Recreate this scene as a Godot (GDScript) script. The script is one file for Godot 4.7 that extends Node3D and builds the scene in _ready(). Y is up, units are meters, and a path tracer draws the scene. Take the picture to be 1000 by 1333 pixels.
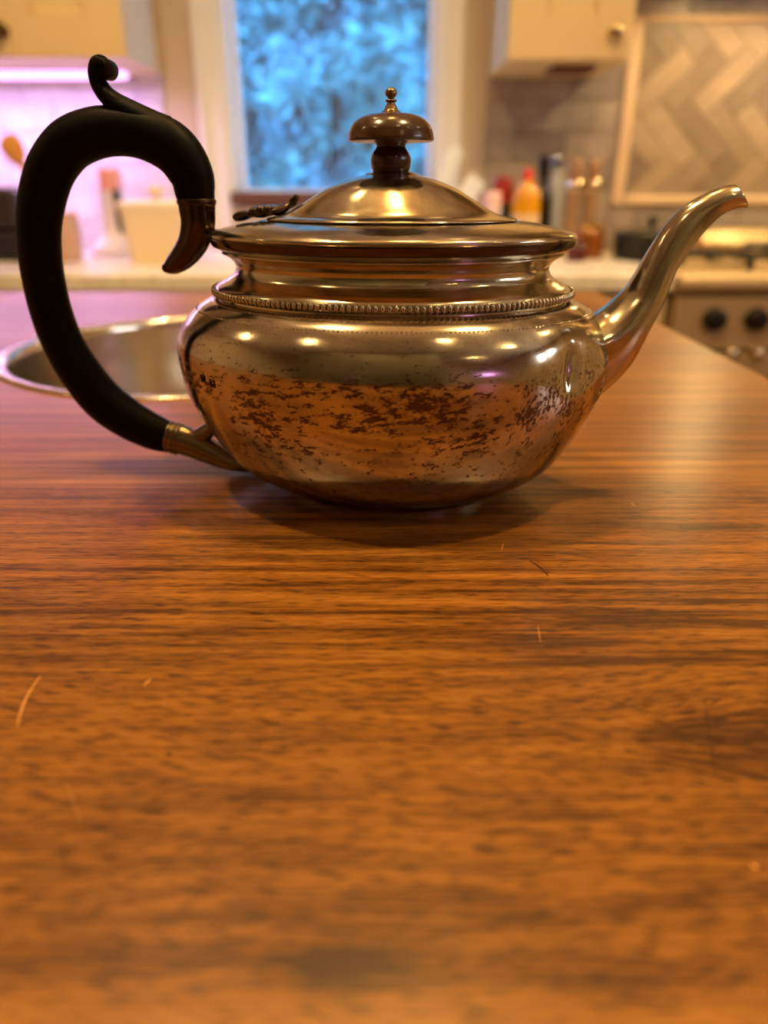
extends Node3D

# ------------------------------------------------------------------ shape collector
class Shape:
	var v := PackedVector3Array()
	var uv := PackedVector2Array()
	var g := PackedInt32Array()

	func tri(a: Vector3, b: Vector3, c: Vector3, ua := Vector2.ZERO, ub := Vector2.ZERO, uc := Vector2.ZERO, grp := -1) -> void:
		if a.is_equal_approx(b) or b.is_equal_approx(c) or a.is_equal_approx(c):
			return
		v.append(a); v.append(b); v.append(c)
		uv.append(ua); uv.append(ub); uv.append(uc)
		g.append(grp)

	func quad(a: Vector3, b: Vector3, c: Vector3, d: Vector3, grp := -1) -> void:
		tri(a, b, c, Vector2(0, 0), Vector2(1, 0), Vector2(1, 1), grp)
		tri(a, c, d, Vector2(0, 0), Vector2(1, 1), Vector2(0, 1), grp)

	# turns the triangles since "from" so that their fronts face outward
	func fix(from: int) -> void:
		var n := v.size()
		if n == from:
			return
		var m := Vector3.ZERO
		for i in range(from, n):
			m += v[i]
		m /= float(n - from)
		var vol := 0.0
		for i in range(from, n, 3):
			vol += (v[i] - m).dot((v[i + 2] - m).cross(v[i + 1] - m))
		if vol < 0.0:
			for i in range(from, n, 3):
				var t := v[i + 1]
				v[i + 1] = v[i + 2]
				v[i + 2] = t
				var q := uv[i + 1]
				uv[i + 1] = uv[i + 2]
				uv[i + 2] = q

	func grid(rows: Array, closed := true, grp := 0, cap0 := false, cap1 := false) -> void:
		var from := v.size()
		var nr := rows.size()
		var n: int = rows[0].size()
		var last: int = n if closed else n - 1
		for r in nr - 1:
			var a: PackedVector3Array = rows[r]
			var b: PackedVector3Array = rows[r + 1]
			for k in last:
				var k2: int = (k + 1) % n
				var u0 := float(k) / n
				var u1 := float(k + 1) / n
				var v0 := float(r) / (nr - 1)
				var v1 := float(r + 1) / (nr - 1)
				tri(a[k], a[k2], b[k2], Vector2(u0, v0), Vector2(u1, v0), Vector2(u1, v1), grp)
				tri(a[k], b[k2], b[k], Vector2(u0, v0), Vector2(u1, v1), Vector2(u0, v1), grp)
		if cap0:
			_cap(rows[0], true)
		if cap1:
			_cap(rows[nr - 1], false)
		fix(from)

	func _cap(ring: PackedVector3Array, rev: bool) -> void:
		var m := Vector3.ZERO
		for p in ring:
			m += p
		m /= float(ring.size())
		for k in ring.size():
			var k2: int = (k + 1) % ring.size()
			if rev:
				tri(m, ring[k2], ring[k], Vector2.ZERO, Vector2.ZERO, Vector2.ZERO, 7)
			else:
				tri(m, ring[k], ring[k2], Vector2.ZERO, Vector2.ZERO, Vector2.ZERO, 7)

	# chamfered box
	func box(c: Vector3, s: Vector3, b := 0.002, xf := Transform3D()) -> void:
		var from := v.size()
		var h := s * 0.5
		b = minf(b, minf(h.x, minf(h.y, h.z)) * 0.9)
		var P := func(sx, sy, sz, ax): # a corner point, pulled in on the two axes other than ax
			var p := Vector3(sx * h.x, sy * h.y, sz * h.z)
			if ax != 0: p.x -= sx * b
			if ax != 1: p.y -= sy * b
			if ax != 2: p.z -= sz * b
			return xf * (c + p)
		for ax in 3:
			for sg in [-1.0, 1.0]:
				var q := []
				for st in [[-1.0, -1.0], [1.0, -1.0], [1.0, 1.0], [-1.0, 1.0]]:
					var e := [0.0, 0.0, 0.0]
					e[ax] = sg
					e[(ax + 1) % 3] = st[0]
					e[(ax + 2) % 3] = st[1]
					q.append(P.call(e[0], e[1], e[2], ax))
				if sg > 0: quad(q[3], q[2], q[1], q[0])
				else: quad(q[0], q[1], q[2], q[3])
		for ax in 3: # edges along axis ax
			for s1 in [-1.0, 1.0]:
				for s2 in [-1.0, 1.0]:
					var a1 := (ax + 1) % 3
					var a2 := (ax + 2) % 3
					var pts := []
					for w in [[-1.0, a1], [1.0, a1], [1.0, a2], [-1.0, a2]]:
						var e := [0.0, 0.0, 0.0]
						e[ax] = w[0]
						e[a1] = s1
						e[a2] = s2
						pts.append(P.call(e[0], e[1], e[2], w[1]))
					if s1 * s2 > 0: quad(pts[0], pts[1], pts[2], pts[3])
					else: quad(pts[3], pts[2], pts[1], pts[0])
		for sx in [-1.0, 1.0]:
			for sy in [-1.0, 1.0]:
				for sz in [-1.0, 1.0]:
					var a = P.call(sx, sy, sz, 0)
					var bb = P.call(sx, sy, sz, 1)
					var cc = P.call(sx, sy, sz, 2)
					if sx * sy * sz > 0: tri(a, cc, bb)
					else: tri(a, bb, cc)
		fix(from)

	# profile: (radius, height) points; ax, az stretch the circle
	func lathe(prof: Array, n := 48, at := Vector3.ZERO, ax := 1.0, az := 1.0, basis := Basis(), caps := true) -> void:
		var rows := []
		for p in prof:
			var ring := PackedVector3Array()
			for k in n:
				var t := TAU * k / n
				ring.append(at + basis * Vector3(cos(t) * p.x * ax, p.y, sin(t) * p.x * az))
			rows.append(ring)
		grid(rows, true, 0, caps, caps)

	# swept ellipse: rad.x in the plane of the path (along "side"), rad.y across
	func tube(path: Array, rad: Array, n := 24, across := Vector3(0, 0, 1), flute := 0.0, nf := 0, caps := true) -> void:
		var rows := []
		for i in path.size():
			var d: Vector3 = path[mini(i + 1, path.size() - 1)] - path[maxi(i - 1, 0)]
			var side: Vector3 = d.cross(across).normalized()
			var up: Vector3 = side.cross(d).normalized()
			var ring := PackedVector3Array()
			for k in n:
				var t := TAU * k / n
				var m := 1.0 + flute * cos(nf * t)
				ring.append(path[i] + side * cos(t) * rad[i].x * m + up * sin(t) * rad[i].y * m)
			rows.append(ring)
		grid(rows, true, 0, caps, caps)

	func ball(c: Vector3, r: float, n := 8, m := 6) -> void:
		var p := []
		for i in m + 1:
			var t := PI * i / m - PI / 2
			p.append(Vector2(maxf(cos(t) * r, r * 0.001), sin(t) * r))
		lathe(p, n, c, 1, 1, Basis(), false)

	# flat polygon (x, z) pulled down from y1 to y0, uv by f
	func prism(poly: PackedVector2Array, y0: float, y1: float, f: Callable) -> void:
		var from := v.size()
		var idx := Geometry2D.triangulate_polygon(poly)
		for i in range(0, idx.size(), 3):
			var a := poly[idx[i]]
			var b := poly[idx[i + 1]]
			var c := poly[idx[i + 2]]
			if (b - a).cross(c - a) < 0:
				var t := b
				b = c
				c = t
			tri(Vector3(a.x, y1, a.y), Vector3(b.x, y1, b.y), Vector3(c.x, y1, c.y), f.call(a), f.call(b), f.call(c))
			tri(Vector3(a.x, y0, a.y), Vector3(c.x, y0, c.y), Vector3(b.x, y0, b.y), f.call(a), f.call(c), f.call(b))
		var cw := Geometry2D.is_polygon_clockwise(poly)
		for i in poly.size():
			var a := poly[i]
			var b := poly[(i + 1) % poly.size()]
			if cw:
				var t := a
				a = b
				b = t
			var A := Vector3(a.x, y1, a.y)
			var B := Vector3(b.x, y1, b.y)
			var A0 := Vector3(a.x, y0, a.y)
			var B0 := Vector3(b.x, y0, b.y)
			tri(A, B0, B, f.call(a), f.call(b), f.call(b))
			tri(A, A0, B0, f.call(a), f.call(a), f.call(b))
		fix(from)

	func mesh(m: Material) -> ArrayMesh:
		var st := SurfaceTool.new()
		st.begin(Mesh.PRIMITIVE_TRIANGLES)
		for i in v.size():
			if i % 3 == 0:
				var gg := g[i / 3]
				st.set_smooth_group(0xFFFFFFFF if gg < 0 else gg)
			st.set_uv(uv[i])
			st.add_vertex(v[i])
		st.generate_normals()
		st.index()
		st.set_material(m)
		return st.commit()

# ------------------------------------------------------------------ node helpers
func part(called: String, s: Shape, m: Material, parent: Node = self) -> MeshInstance3D:
	var o := MeshInstance3D.new()
	o.name = called
	o.mesh = s.mesh(m)
	parent.add_child(o, true)
	return o

var taken := {}

func numbered(called: String) -> String:
	var n: int = taken.get(called, -1) + 1
	taken[called] = n
	return called if n == 0 else "%s_%03d" % [called, n]

func thing(called: String, label: String, category: String, at := Vector3.ZERO, group := "") -> Node3D:
	var o := Node3D.new()
	o.name = numbered(called)
	add_child(o, true)
	o.position = at
	o.set_meta("label", label)
	o.set_meta("category", category)
	if group:
		o.set_meta("group", group)
	return o

func struct(called: String, label := "") -> Node3D:
	var o := Node3D.new()
	o.name = called
	add_child(o, true)
	o.set_meta("kind", "structure")
	if label:
		o.set_meta("label", label)
		o.set_meta("category", called.split("_")[0])
	return o

func mat(c: Color, rough := 0.5, metal := 0.0) -> StandardMaterial3D:
	var m := StandardMaterial3D.new()
	m.albedo_color = c
	m.roughness = rough
	m.metallic = metal
	return m

func glow(c: Color, e: float) -> StandardMaterial3D:
	var m := mat(c, 0.6)
	m.emission_enabled = true
	m.emission = c
	m.emission_energy_multiplier = e
	return m

func glass(c: Color, a: float) -> StandardMaterial3D:
	var m := mat(Color(c.r, c.g, c.b, a), 0.03)
	m.transparency = BaseMaterial3D.TRANSPARENCY_ALPHA
	return m

func smooth(p: Array, sub := 6) -> Array: # Catmull-Rom through Vector2/Vector3 points
	var out := []
	for i in p.size() - 1:
		var a = p[maxi(i - 1, 0)]
		var b = p[i]
		var c = p[i + 1]
		var d = p[mini(i + 2, p.size() - 1)]
		for k in sub:
			var u := float(k) / sub
			out.append(0.5 * (2.0 * b + (c - a) * u + (2.0 * a - 5.0 * b + 4.0 * c - d) * u * u + (3.0 * b - a - 3.0 * c + d) * u * u * u))
	out.append(p[p.size() - 1])
	return out

func noise(sd: int, freq: float, oct := 3, type := FastNoiseLite.TYPE_SIMPLEX_SMOOTH) -> FastNoiseLite:
	var n := FastNoiseLite.new()
	n.seed = sd
	n.frequency = freq
	n.noise_type = type
	n.fractal_type = FastNoiseLite.FRACTAL_FBM if oct > 1 else FastNoiseLite.FRACTAL_NONE
	n.fractal_octaves = oct
	return n

func noise_bytes(sd: int, freq: float, w0: int, h0: int, w: int, h: int, oct := 3) -> PackedByteArray:
	var im := noise(sd, freq, oct).get_image(w0, h0)
	if w0 != w or h0 != h:
		im.resize(w, h, Image.INTERPOLATE_CUBIC)
	im.convert(Image.FORMAT_L8)
	return im.get_data()

# ------------------------------------------------------------------ camera, sky, lights
const WARM := Color(1.0, 0.845, 0.57)
const FLOOR := -0.93
const CEIL := 1.5
const WALL := -1.95
const TOP := -0.05   # the stone worktop's surface; the island's is 0

func set_view() -> void:
	var cam := Camera3D.new()
	cam.name = "camera"
	cam.position = Vector3(-0.0025, 0.119, 0.295)
	cam.rotation.x = -deg_to_rad(24.405)
	cam.near = 0.01
	cam.far = 60.0
	add_child(cam)
	var at := CameraAttributesPhysical.new()
	at.frustum_focal_length = 16.924
	at.frustum_focus_distance = 0.250
	at.exposure_aperture = 3.95
	cam.attributes = at
	cam.fov = 70.677
	cam.current = true
	var sky_mat := ProceduralSkyMaterial.new()
	sky_mat.sky_top_color = Color(0.32, 0.60, 0.90)
	sky_mat.sky_horizon_color = Color(0.50, 0.77, 0.96)
	sky_mat.ground_bottom_color = Color(0.10, 0.13, 0.16)
	sky_mat.ground_horizon_color = Color(0.25, 0.32, 0.40)
	sky_mat.energy_multiplier = 1.0
	var sky := Sky.new()
	sky.sky_material = sky_mat
	var env := Environment.new()
	env.background_mode = Environment.BG_SKY
	env.sky = sky
	env.background_energy_multiplier = 17.0
	env.tonemap_mode = Environment.TONE_MAPPER_LINEAR
	env.tonemap_exposure = 1.0
	env.sdfgi_enabled = true
	env.ssao_enabled = true
	env.ssil_enabled = true
	var we := WorldEnvironment.new()
	we.name = "world_environment"
	we.environment = env
	add_child(we)

# x, z, strength, half cone of the ceiling downlights
var DOWN := [
	[-0.50, 0.02, 1.35, 80.0], [0.50, 0.06, 1.35, 80.0],
	[-0.97, 0.62, 0.08, 80.0], [0.38, 0.70, 0.08, 80.0], [1.20, 0.62, 0.10, 80.0],
	[-1.80, -0.10, 0.15, 80.0], [1.60, -0.22, 0.15, 80.0], [-0.44, -0.66, 0.08, 80.0], [0.32, -1.20, 0.75, 36.0], [1.10, -1.20, 0.85, 40.0], [-1.15, -1.20, 0.36, 40.0], [-0.45, -1.20, 0.75, 36.0],
	[-0.3, 1.9, 0.08, 80.0], [1.2, 1.9, 0.08, 80.0],
]

func lamp_light(parent: Node, at: Vector3, c: Color, e: float, size: float, spot := 0.0) -> void:
	var l: Light3D
	if spot > 0.0:
		var s := SpotLight3D.new()
		s.spot_angle = spot
		s.spot_range = 9.0
		s.spot_attenuation = 2.0
		s.spot_angle_attenuation = 0.4
		s.rotation.x = -PI / 2
		l = s
	else:
		var o := OmniLight3D.new()
		o.omni_range = 9.0
		o.omni_attenuation = 2.0
		l = o
	l.name = "lamp_light"
	l.position = at
	l.light_color = c
	l.light_energy = e
	l.light_size = size
	l.shadow_enabled = true
	parent.add_child(l, true)

func downlights() -> void:
	var rim := Shape.new()
	rim.lathe([Vector2(0.045, 0.0), Vector2(0.045, -0.004), Vector2(0.042, -0.006), Vector2(0.036, -0.006), Vector2(0.034, -0.003), Vector2(0.034, 0.0)], 32, Vector3.ZERO, 1, 1, Basis(), false)
	var rm := rim.mesh(mat(Color(0.92, 0.91, 0.88), 0.4))
	var disc := Shape.new()
	disc.lathe([Vector2(0.034, 0.0), Vector2(0.034, -0.002), Vector2(0.001, -0.003)], 32)
	var dm := disc.mesh(glow(WARM, 9.0))
	for d in DOWN:
		var o := thing("ceiling_downlight", "small round recessed ceiling downlight with a white rim and warm glowing lens", "light", Vector3(d[0], CEIL, d[1]), "ceiling downlights")
		for q in [["rim", rm], ["lamp_lens", dm]]:
			var mi := MeshInstance3D.new()
			mi.name = q[0]
			mi.mesh = q[1]
			o.add_child(mi)
		lamp_light(o, Vector3(0, -0.02, 0), WARM, d[2], 0.03, d[3])

# ------------------------------------------------------------------ textures
const FRONT := [0.2641, 0.2209, 0.1756, 0.1359, 0.0926, 0.0492, 0.0057]
var wood_front: ImageTexture
var wood_rest: ImageTexture

func lerp_rgb(d: Vector3, m: Vector3, l: Vector3, t: float) -> Vector3:
	return d.lerp(m, t * 2.0) if t < 0.5 else m.lerp(l, t * 2.0 - 1.0)

# per band: [seed, dark-streak weight, pore strength, slant, tone shift, reddish shift]
func wood_image(W: int, BH: int, bands: Array, metre_px: float, knots: Array) -> Image:
	var data := PackedByteArray()
	data.resize(W * BH * bands.size() * 3)
	# colour ramp of 256 tones
	var ramp := PackedByteArray()
	ramp.resize(256 * 3)
	for i in 256:
		var c := lerp_rgb(Vector3(60, 33, 10), Vector3(132, 83, 26), Vector3(176, 119, 47), i / 255.0)
		for k in 3:
			ramp[i * 3 + k] = int(c[k])
	for s in bands.size():
		var b: Array = bands[s]
		var sd: int = b[0]
		var n1 := noise_bytes(sd, 0.030, maxi(int(W / metre_px * 190.0), 8), BH, W, BH, 4)
		var n2 := noise_bytes(sd + 1, 0.16, W / 30, BH, W, BH, 2)
		var n3 := noise_bytes(sd + 2, 0.19, int(W / 9.0), BH, W, BH, 1)
		var n4 := noise_bytes(sd + 3, 0.05, W / 12, BH / 4, W, BH, 2)
		var w1: float = b[1]
		var pore: float = b[2]
		var slant: float = b[3]
		var tone: float = b[4]
		var red: float = b[5]
		var kn := []
		for k in knots:
			if k[0] == s:
				kn.append(k)
		for y in BH:
			var row := (s * BH + y) * W * 3
			for x in W:
				var yy := y
				var dark := 0.0
				for k in kn:
					var dx: float = (x - k[1]) / k[3]
					if absf(dx) < 3.0:
						var dy: float = (y - k[2]) / k[4]
						var e := exp(-dx * dx)
						yy = clampi(int(y - k[5] * e * clampf(dy, -1.0, 1.0)), 0, BH - 1)
						dark += k[6] * exp(-dx * dx * k[7] - dy * dy * k[7])
				var i := yy * W + x
				var ys := yy + int(x * slant)
				var j := (ys % BH + BH) % BH * W + x
				var t := tone + (n1[i] - 128) * w1 + (n2[i] - 128) * 0.50 + (n4[j] - 128) * 0.18
				var p := n3[j]
				if p > 150:
					t -= (p - 150) * pore * 0.95
				t -= dark
				var q := clampi(int(t), 0, 255) * 3
				var o := row + x * 3
				data[o] = mini(int(ramp[q] * (1.0 + red)), 255)
				data[o + 1] = ramp[q + 1]
				data[o + 2] = ramp[q + 2]
	for y in BH * bands.size(): # the two ends run into each other where the grain repeats
		for d in 90:
			var wgt := 0.5 * (1.0 - d / 90.0)
			for k in 3:
				var a := (y * W + d) * 3 + k
				var b := (y * W + W - 1 - d) * 3 + k
				var pa := data[a]
				var pb := data[b]
				data[a] = int(lerpf(pa, pb, wgt))
				data[b] = int(lerpf(pb, pa, wgt))
	return Image.create_from_data(W, BH * bands.size(), false, Image.FORMAT_RGB8, data)

func scratch(im: Image, x0: float, z0: float, x1: float, z1: float, wide: float, c: Color, k: float, bend := 0.0) -> void:
	# a scratch from (x0, z0) to (x1, z1) in metres on the front staves
	var steps := 140
	for i in steps + 1:
		var u := float(i) / steps
		var x := lerpf(x0, x1, u) + bend * sin(u * PI)
		var z := lerpf(z0, z1, u)
		for s in 6:
			if z <= FRONT[s] and z >= FRONT[s + 1]:
				var px := (x / 0.36 + 0.5) * 2048.0
				var py: float = (s + (FRONT[s] - z) / (FRONT[s] - FRONT[s + 1])) * 256.0
				var r := wide * (0.5 + 0.5 * sin(u * PI)) + 0.6
				for dy in range(-4, 5):
					for dx in range(-4, 5):
						var ix := int(px) + dx
						var iy := int(py) + dy
						if ix < 0 or iy < 0 or ix >= 2048 or iy >= 1536: continue
						var d := Vector2(ix - px, iy - py).length()
						if d < r:
							im.set_pixel(ix, iy, im.get_pixel(ix, iy).lerp(c, k * (1.0 - d / r)))

func make_wood() -> void:
	var fp := 2048.0 / 0.36
	# knots: band, x px, y px, x size, y size, warp px, dark, tightness
	var knots := [
		[2, (0.094 / 0.36 + 0.5) * 2048, 85.0, 210.0, 95.0, 62.0, 110.0, 1.6],
		[0, (-0.0096 / 0.36 + 0.5) * 2048, 245.0, 40.0, 30.0, 14.0, 0.0, 1.0],
		[1, (-0.0096 / 0.36 + 0.5) * 2048, 30.0, 62.0, 26.0, 10.0, 150.0, 1.2],
		[1, (-0.030 / 0.36 + 0.5) * 2048, 40.0, 380.0, 60.0, 6.0, 26.0, 1.0],
	]
	var im := wood_image(2048, 256, [
		[11, 0.30, 1.6, 0.02, 165.0, 0.0], [21, 0.34, 1.7, -0.03, 128.0, 0.0], [31, 0.26, 1.9, 0.06, 140.0, 0.0],
		[41, 0.80, 1.3, -0.012, 120.0, 0.0], [51, 0.72, 1.2, -0.010, 128.0, 0.02], [61, 0.60, 1.2, 0.008, 120.0, 0.03],
	], fp, knots)
	var pale := Color(0.86, 0.62, 0.36)
	var dk := Color(0.16, 0.08, 0.03)
	scratch(im, -0.0911, 0.1577, -0.094, 0.1385, 2.0, pale, 0.8, -0.001)
	scratch(im, 0.0482, 0.0737, 0.0522, 0.084, 2.2, dk, 0.8, 0.0006)
	scratch(im, 0.043, 0.1144, 0.0421, 0.1223, 0.8, pale, 0.35)
	scratch(im, -0.0521, 0.1667, -0.0517, 0.1673, 2.5, dk, 0.9)
	scratch(im, -0.072, 0.1761, -0.0643, 0.1875, 0.8, pale, 0.25)
	scratch(im, 0.0506, 0.1462, 0.0671, 0.1549, 1.6, dk, 0.45)
	scratch(im, 0.0792, 0.1470, 0.0705, 0.1738, 2.0, dk, 0.25)
	scratch(im, -0.0643, 0.1399, -0.0652, 0.1425, 1.2, pale, 0.5)
	scratch(im, 0.0682, 0.1969, 0.0686, 0.1974, 2.5, pale, 0.8)
	scratch(im, 0.0408, 0.0608, 0.0395, 0.0660, 1.0, pale, 0.5)
	scratch(im, 0.0989, 0.024, 0.0993, 0.0265, 1.8, pale, 0.6)
	im.generate_mipmaps()
	wood_front = ImageTexture.create_from_image(im)
	var im2 := wood_image(2048, 192, [
		[111, 0.6, 1.0, 0.02, 128.0, 0.02], [121, 0.65, 0.8, -0.015, 140.0, 0.0], [131, 0.6, 0.9, 0.01, 120.0, 0.04], [141, 0.7, 1.0, -0.02, 150.0, 0.0],
	], 2048.0 / 1.2, [])
	im2.generate_mipmaps()
	wood_rest = ImageTexture.create_from_image(im2)

func wood_mat(t: Texture2D) -> StandardMaterial3D:
	var m := mat(Color(1, 1, 1), 0.31)
	m.albedo_texture = t
	m.metallic_specular = 0.5
	return m

func tarnish(stained: bool, sd: int) -> StandardMaterial3D:
	var W := 1536
	var H := 384
	var a := noise_bytes(sd, 0.012, W, H, W, H, 4)                    # clouds
	var b := noise_bytes(sd + 1, 0.10, int(W * 0.55), H, W, H, 3)      # flecks, drawn out along the wipe
	var e := noise_bytes(sd + 3, 0.30, int(W * 0.8), H, W, H, 2)       # grain inside them
	var c := noise_bytes(sd + 2, 0.016, W / 2, H, W, H, 3)             # where they gather
	var col := PackedByteArray()
	var rgh := PackedByteArray()
	col.resize(W * H * 3)
	rgh.resize(W * H)
	for y in H:
		var v := 1.0 - float(y) / H
		var band := exp(-pow((v - 0.54) / 0.17, 2.0)) if stained else 0.0
		for x in W:
			var i := y * W + x
			var j := posmod(y + int(x * 0.14), H) * W + x
			var s := 0.60 * b[j] / 255.0 + 0.40 * e[j] / 255.0
			var k := 0.0
			if stained:
				k = clampf((s + 0.30 * band * (c[i] / 255.0 * 1.6 - 0.25) - 0.68) * 7.0, 0.0, 1.0)
			else:
				k = clampf((s - 0.70) * 4.0, 0.0, 0.5)
			var cl := 0.90 + 0.10 * (a[i] / 255.0 * 2.0 - 1.0) - 0.05 * e[i] / 255.0
			var o := i * 3
			col[o] = int(lerpf(228 * cl, 84, k * 0.85))
			col[o + 1] = int(lerpf(214 * cl, 58, k * 0.85))
			col[o + 2] = int(lerpf(188 * cl, 40, k * 0.85))
			rgh[i] = int(clampf((0.10 if stained else 0.115) + 0.08 * a[i] / 255.0 + 0.25 * k, 0.0, 1.0) * 255)
	var m := mat(Color(1, 1, 1), 1.0, 1.0)
	m.albedo_texture = ImageTexture.create_from_image(Image.create_from_data(W, H, false, Image.FORMAT_RGB8, col))
	m.roughness_texture = ImageTexture.create_from_image(Image.create_from_data(W, H, false, Image.FORMAT_L8, rgh))
	return m

func marble(base: Color, vein: Color, sd: int, rough := 0.3) -> StandardMaterial3D:
	var n := noise(sd, 0.012, 5)
	n.domain_warp_enabled = true
	n.domain_warp_amplitude = 40.0
	n.domain_warp_frequency = 0.008
	var t := NoiseTexture2D.new()
	t.width = 512
	t.height = 512
	t.noise = n
	t.seamless = true
	var g := Gradient.new()
	g.set_color(0, base.darkened(0.10))
	g.set_color(1, base.lightened(0.08))
	g.add_point(0.46, base)
	g.add_point(0.50, vein)
	g.add_point(0.55, base)
	t.color_ramp = g
	var m := mat(Color(1, 1, 1), rough)
	m.albedo_texture = t
	m.uv1_triplanar = true
	m.uv1_world_triplanar = true
	m.uv1_scale = Vector3(1.6, 1.6, 1.6)
	return m

# ------------------------------------------------------------------ the room
var paint: StandardMaterial3D
var white: StandardMaterial3D
var tiles: Array = []
var panel_tiles: Array = []
var pale_tiles: Array = []
var steel: StandardMaterial3D
var black: StandardMaterial3D

func slab(called: String, lo: Vector3, hi: Vector3, m: Material, parent: Node = self, b := 0.001) -> MeshInstance3D:
	var s := Shape.new()
	s.box((lo + hi) / 2, hi - lo, b)
	var o := part(called, s, m, parent)
	if parent == self:
		o.set_meta("kind", "structure")
	return o

func room() -> void:
	var wall_paint := mat(Color(0.74, 0.68, 0.60), 0.7)
	var dim := mat(Color(0.78, 0.71, 0.60), 0.7)
	slab("floor", Vector3(-2.4, FLOOR - 0.1, WALL - 0.2), Vector3(2.4, FLOOR, 3.2), mat(Color(0.52, 0.42, 0.32), 0.4))
	slab("ceiling", Vector3(-2.4, CEIL, WALL - 0.2), Vector3(2.4, CEIL + 0.1, 3.2), mat(Color(0.88, 0.84, 0.76), 0.8))
	slab("wall_left", Vector3(-2.4, FLOOR, WALL - 0.2), Vector3(-2.2, CEIL, 3.2), dim)
	slab("wall_right", Vector3(2.2, FLOOR, WALL - 0.2), Vector3(2.4, CEIL, 3.2), dim)
	slab("wall_front", Vector3(-2.4, FLOOR, 3.0), Vector3(2.4, CEIL, 3.2), dim)
	# back wall round the window
	var wb := struct("wall_back")
	var x0 := -0.44
	var x1 := 0.157
	var y0 := 0.060
	var y1 := 1.20
	slab("wall_panel", Vector3(-2.4, FLOOR, WALL - 0.2), Vector3(x0, CEIL, WALL), wall_paint, wb)
	slab("wall_panel", Vector3(x1, FLOOR, WALL - 0.2), Vector3(2.4, CEIL, WALL), wall_paint, wb)
	slab("wall_panel", Vector3(x0, FLOOR, WALL - 0.2), Vector3(x1, y0, WALL), wall_paint, wb)
	slab("wall_panel", Vector3(x0, y1, WALL - 0.2), Vector3(x1, CEIL, WALL), wall_paint, wb)
	wall_tiles(wb)
	window_back(x0, x1, y0, y1)

func window_back(x0: float, x1: float, y0: float, y1: float) -> void:
	var w := struct("window_1")
	for q in [["jamb", x0, y0, x0 + 0.02, y1], ["jamb", x1 - 0.02, y0, x1, y1], ["jamb", x0, y1 - 0.02, x1, y1]]:
		slab(q[0], Vector3(q[1], q[2], WALL - 0.19), Vector3(q[3], q[4], WALL + 0.004), white, w)
	# sash
	var zs := WALL - 0.075
	var sx0 := x0 + 0.02
	var sx1 := x1 - 0.02
	for q in [[sx0, y0 + 0.03, sx0 + 0.018, y1 - 0.02], [sx1 - 0.018, y0 + 0.03, sx1, y1 - 0.02], [sx0, y0 + 0.03, sx1, y0 + 0.046], [sx0, y1 - 0.045, sx1, y1 - 0.02]]:
		slab("sash_bar", Vector3(q[0], q[1], zs - 0.02), Vector3(q[2], q[3], zs + 0.02), white, w, 0.004)
	slab("window_pane", Vector3(sx0 + 0.018, y0 + 0.046, zs - 0.002), Vector3(sx1 - 0.018, y1 - 0.045, zs + 0.002), glass(Color(0.9, 0.95, 1), 0.05), w, 0.0)
	# casing with a moulded face
	for q in [[-1, x0 - 0.066, x0 + 0.002], [1, x1 - 0.002, x1 + 0.052]]:
		var a: float = q[1]
		var b: float = q[2]
		slab("casing", Vector3(a, TOP, WALL), Vector3(b, y1 + 0.06, WALL + 0.012), white, w, 0.003)
		var oa := a if q[0] < 0 else b - 0.022
		slab("casing_moulding", Vector3(oa, TOP, WALL + 0.010), Vector3(oa + 0.022, y1 + 0.06, WALL + 0.026), white, w, 0.007)
		var ia := b - 0.016 if q[0] < 0 else a
		slab("casing_bead", Vector3(ia, TOP, WALL + 0.010), Vector3(ia + 0.016, y1 + 0.06, WALL + 0.018), white, w, 0.004)
	slab("casing", Vector3(x0 - 0.066, y1, WALL), Vector3(x1 + 0.052, y1 + 0.06, WALL + 0.02), white, w, 0.003)
	slab("window_sill", Vector3(x0, y0, WALL - 0.19), Vector3(x1, y0 + 0.03, WALL - 0.062), white, w, 0.002)
	slab("window_ledge", Vector3(x0 + 0.002, y0 + 0.004, WALL - 0.06), Vector3(x1 - 0.002, y0 + 0.040, WALL + 0.022), mat(Color(0.36, 0.22, 0.17), 0.5), w, 0.004)  # shade on the ledge is put into its brown colour

func tile_run(parent: Node, xa: float, xb: float, ya: float, yb: float, tw: float, th: float, sd: int, set := tiles) -> void:
	var rng := RandomNumberGenerator.new()
	rng.seed = sd
	var row := 0
	var y := ya
	while y < yb - 0.004:
		var x := xa - (tw * 0.5 if row % 2 else 0.0)
		var ye := minf(y + th, yb)
		while x < xb - 0.004:
			var a := maxf(x, xa)
			var b := minf(x + tw, xb)
			if b - a > 0.006:
				slab("tile", Vector3(a + 0.001, y + 0.001, WALL - 0.002), Vector3(b - 0.001, ye - 0.001, WALL + 0.008 + rng.randf() * 0.0008), set[rng.randi() % set.size()], parent, 0.0015)
			x += tw
		y += th
		row += 1

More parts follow.
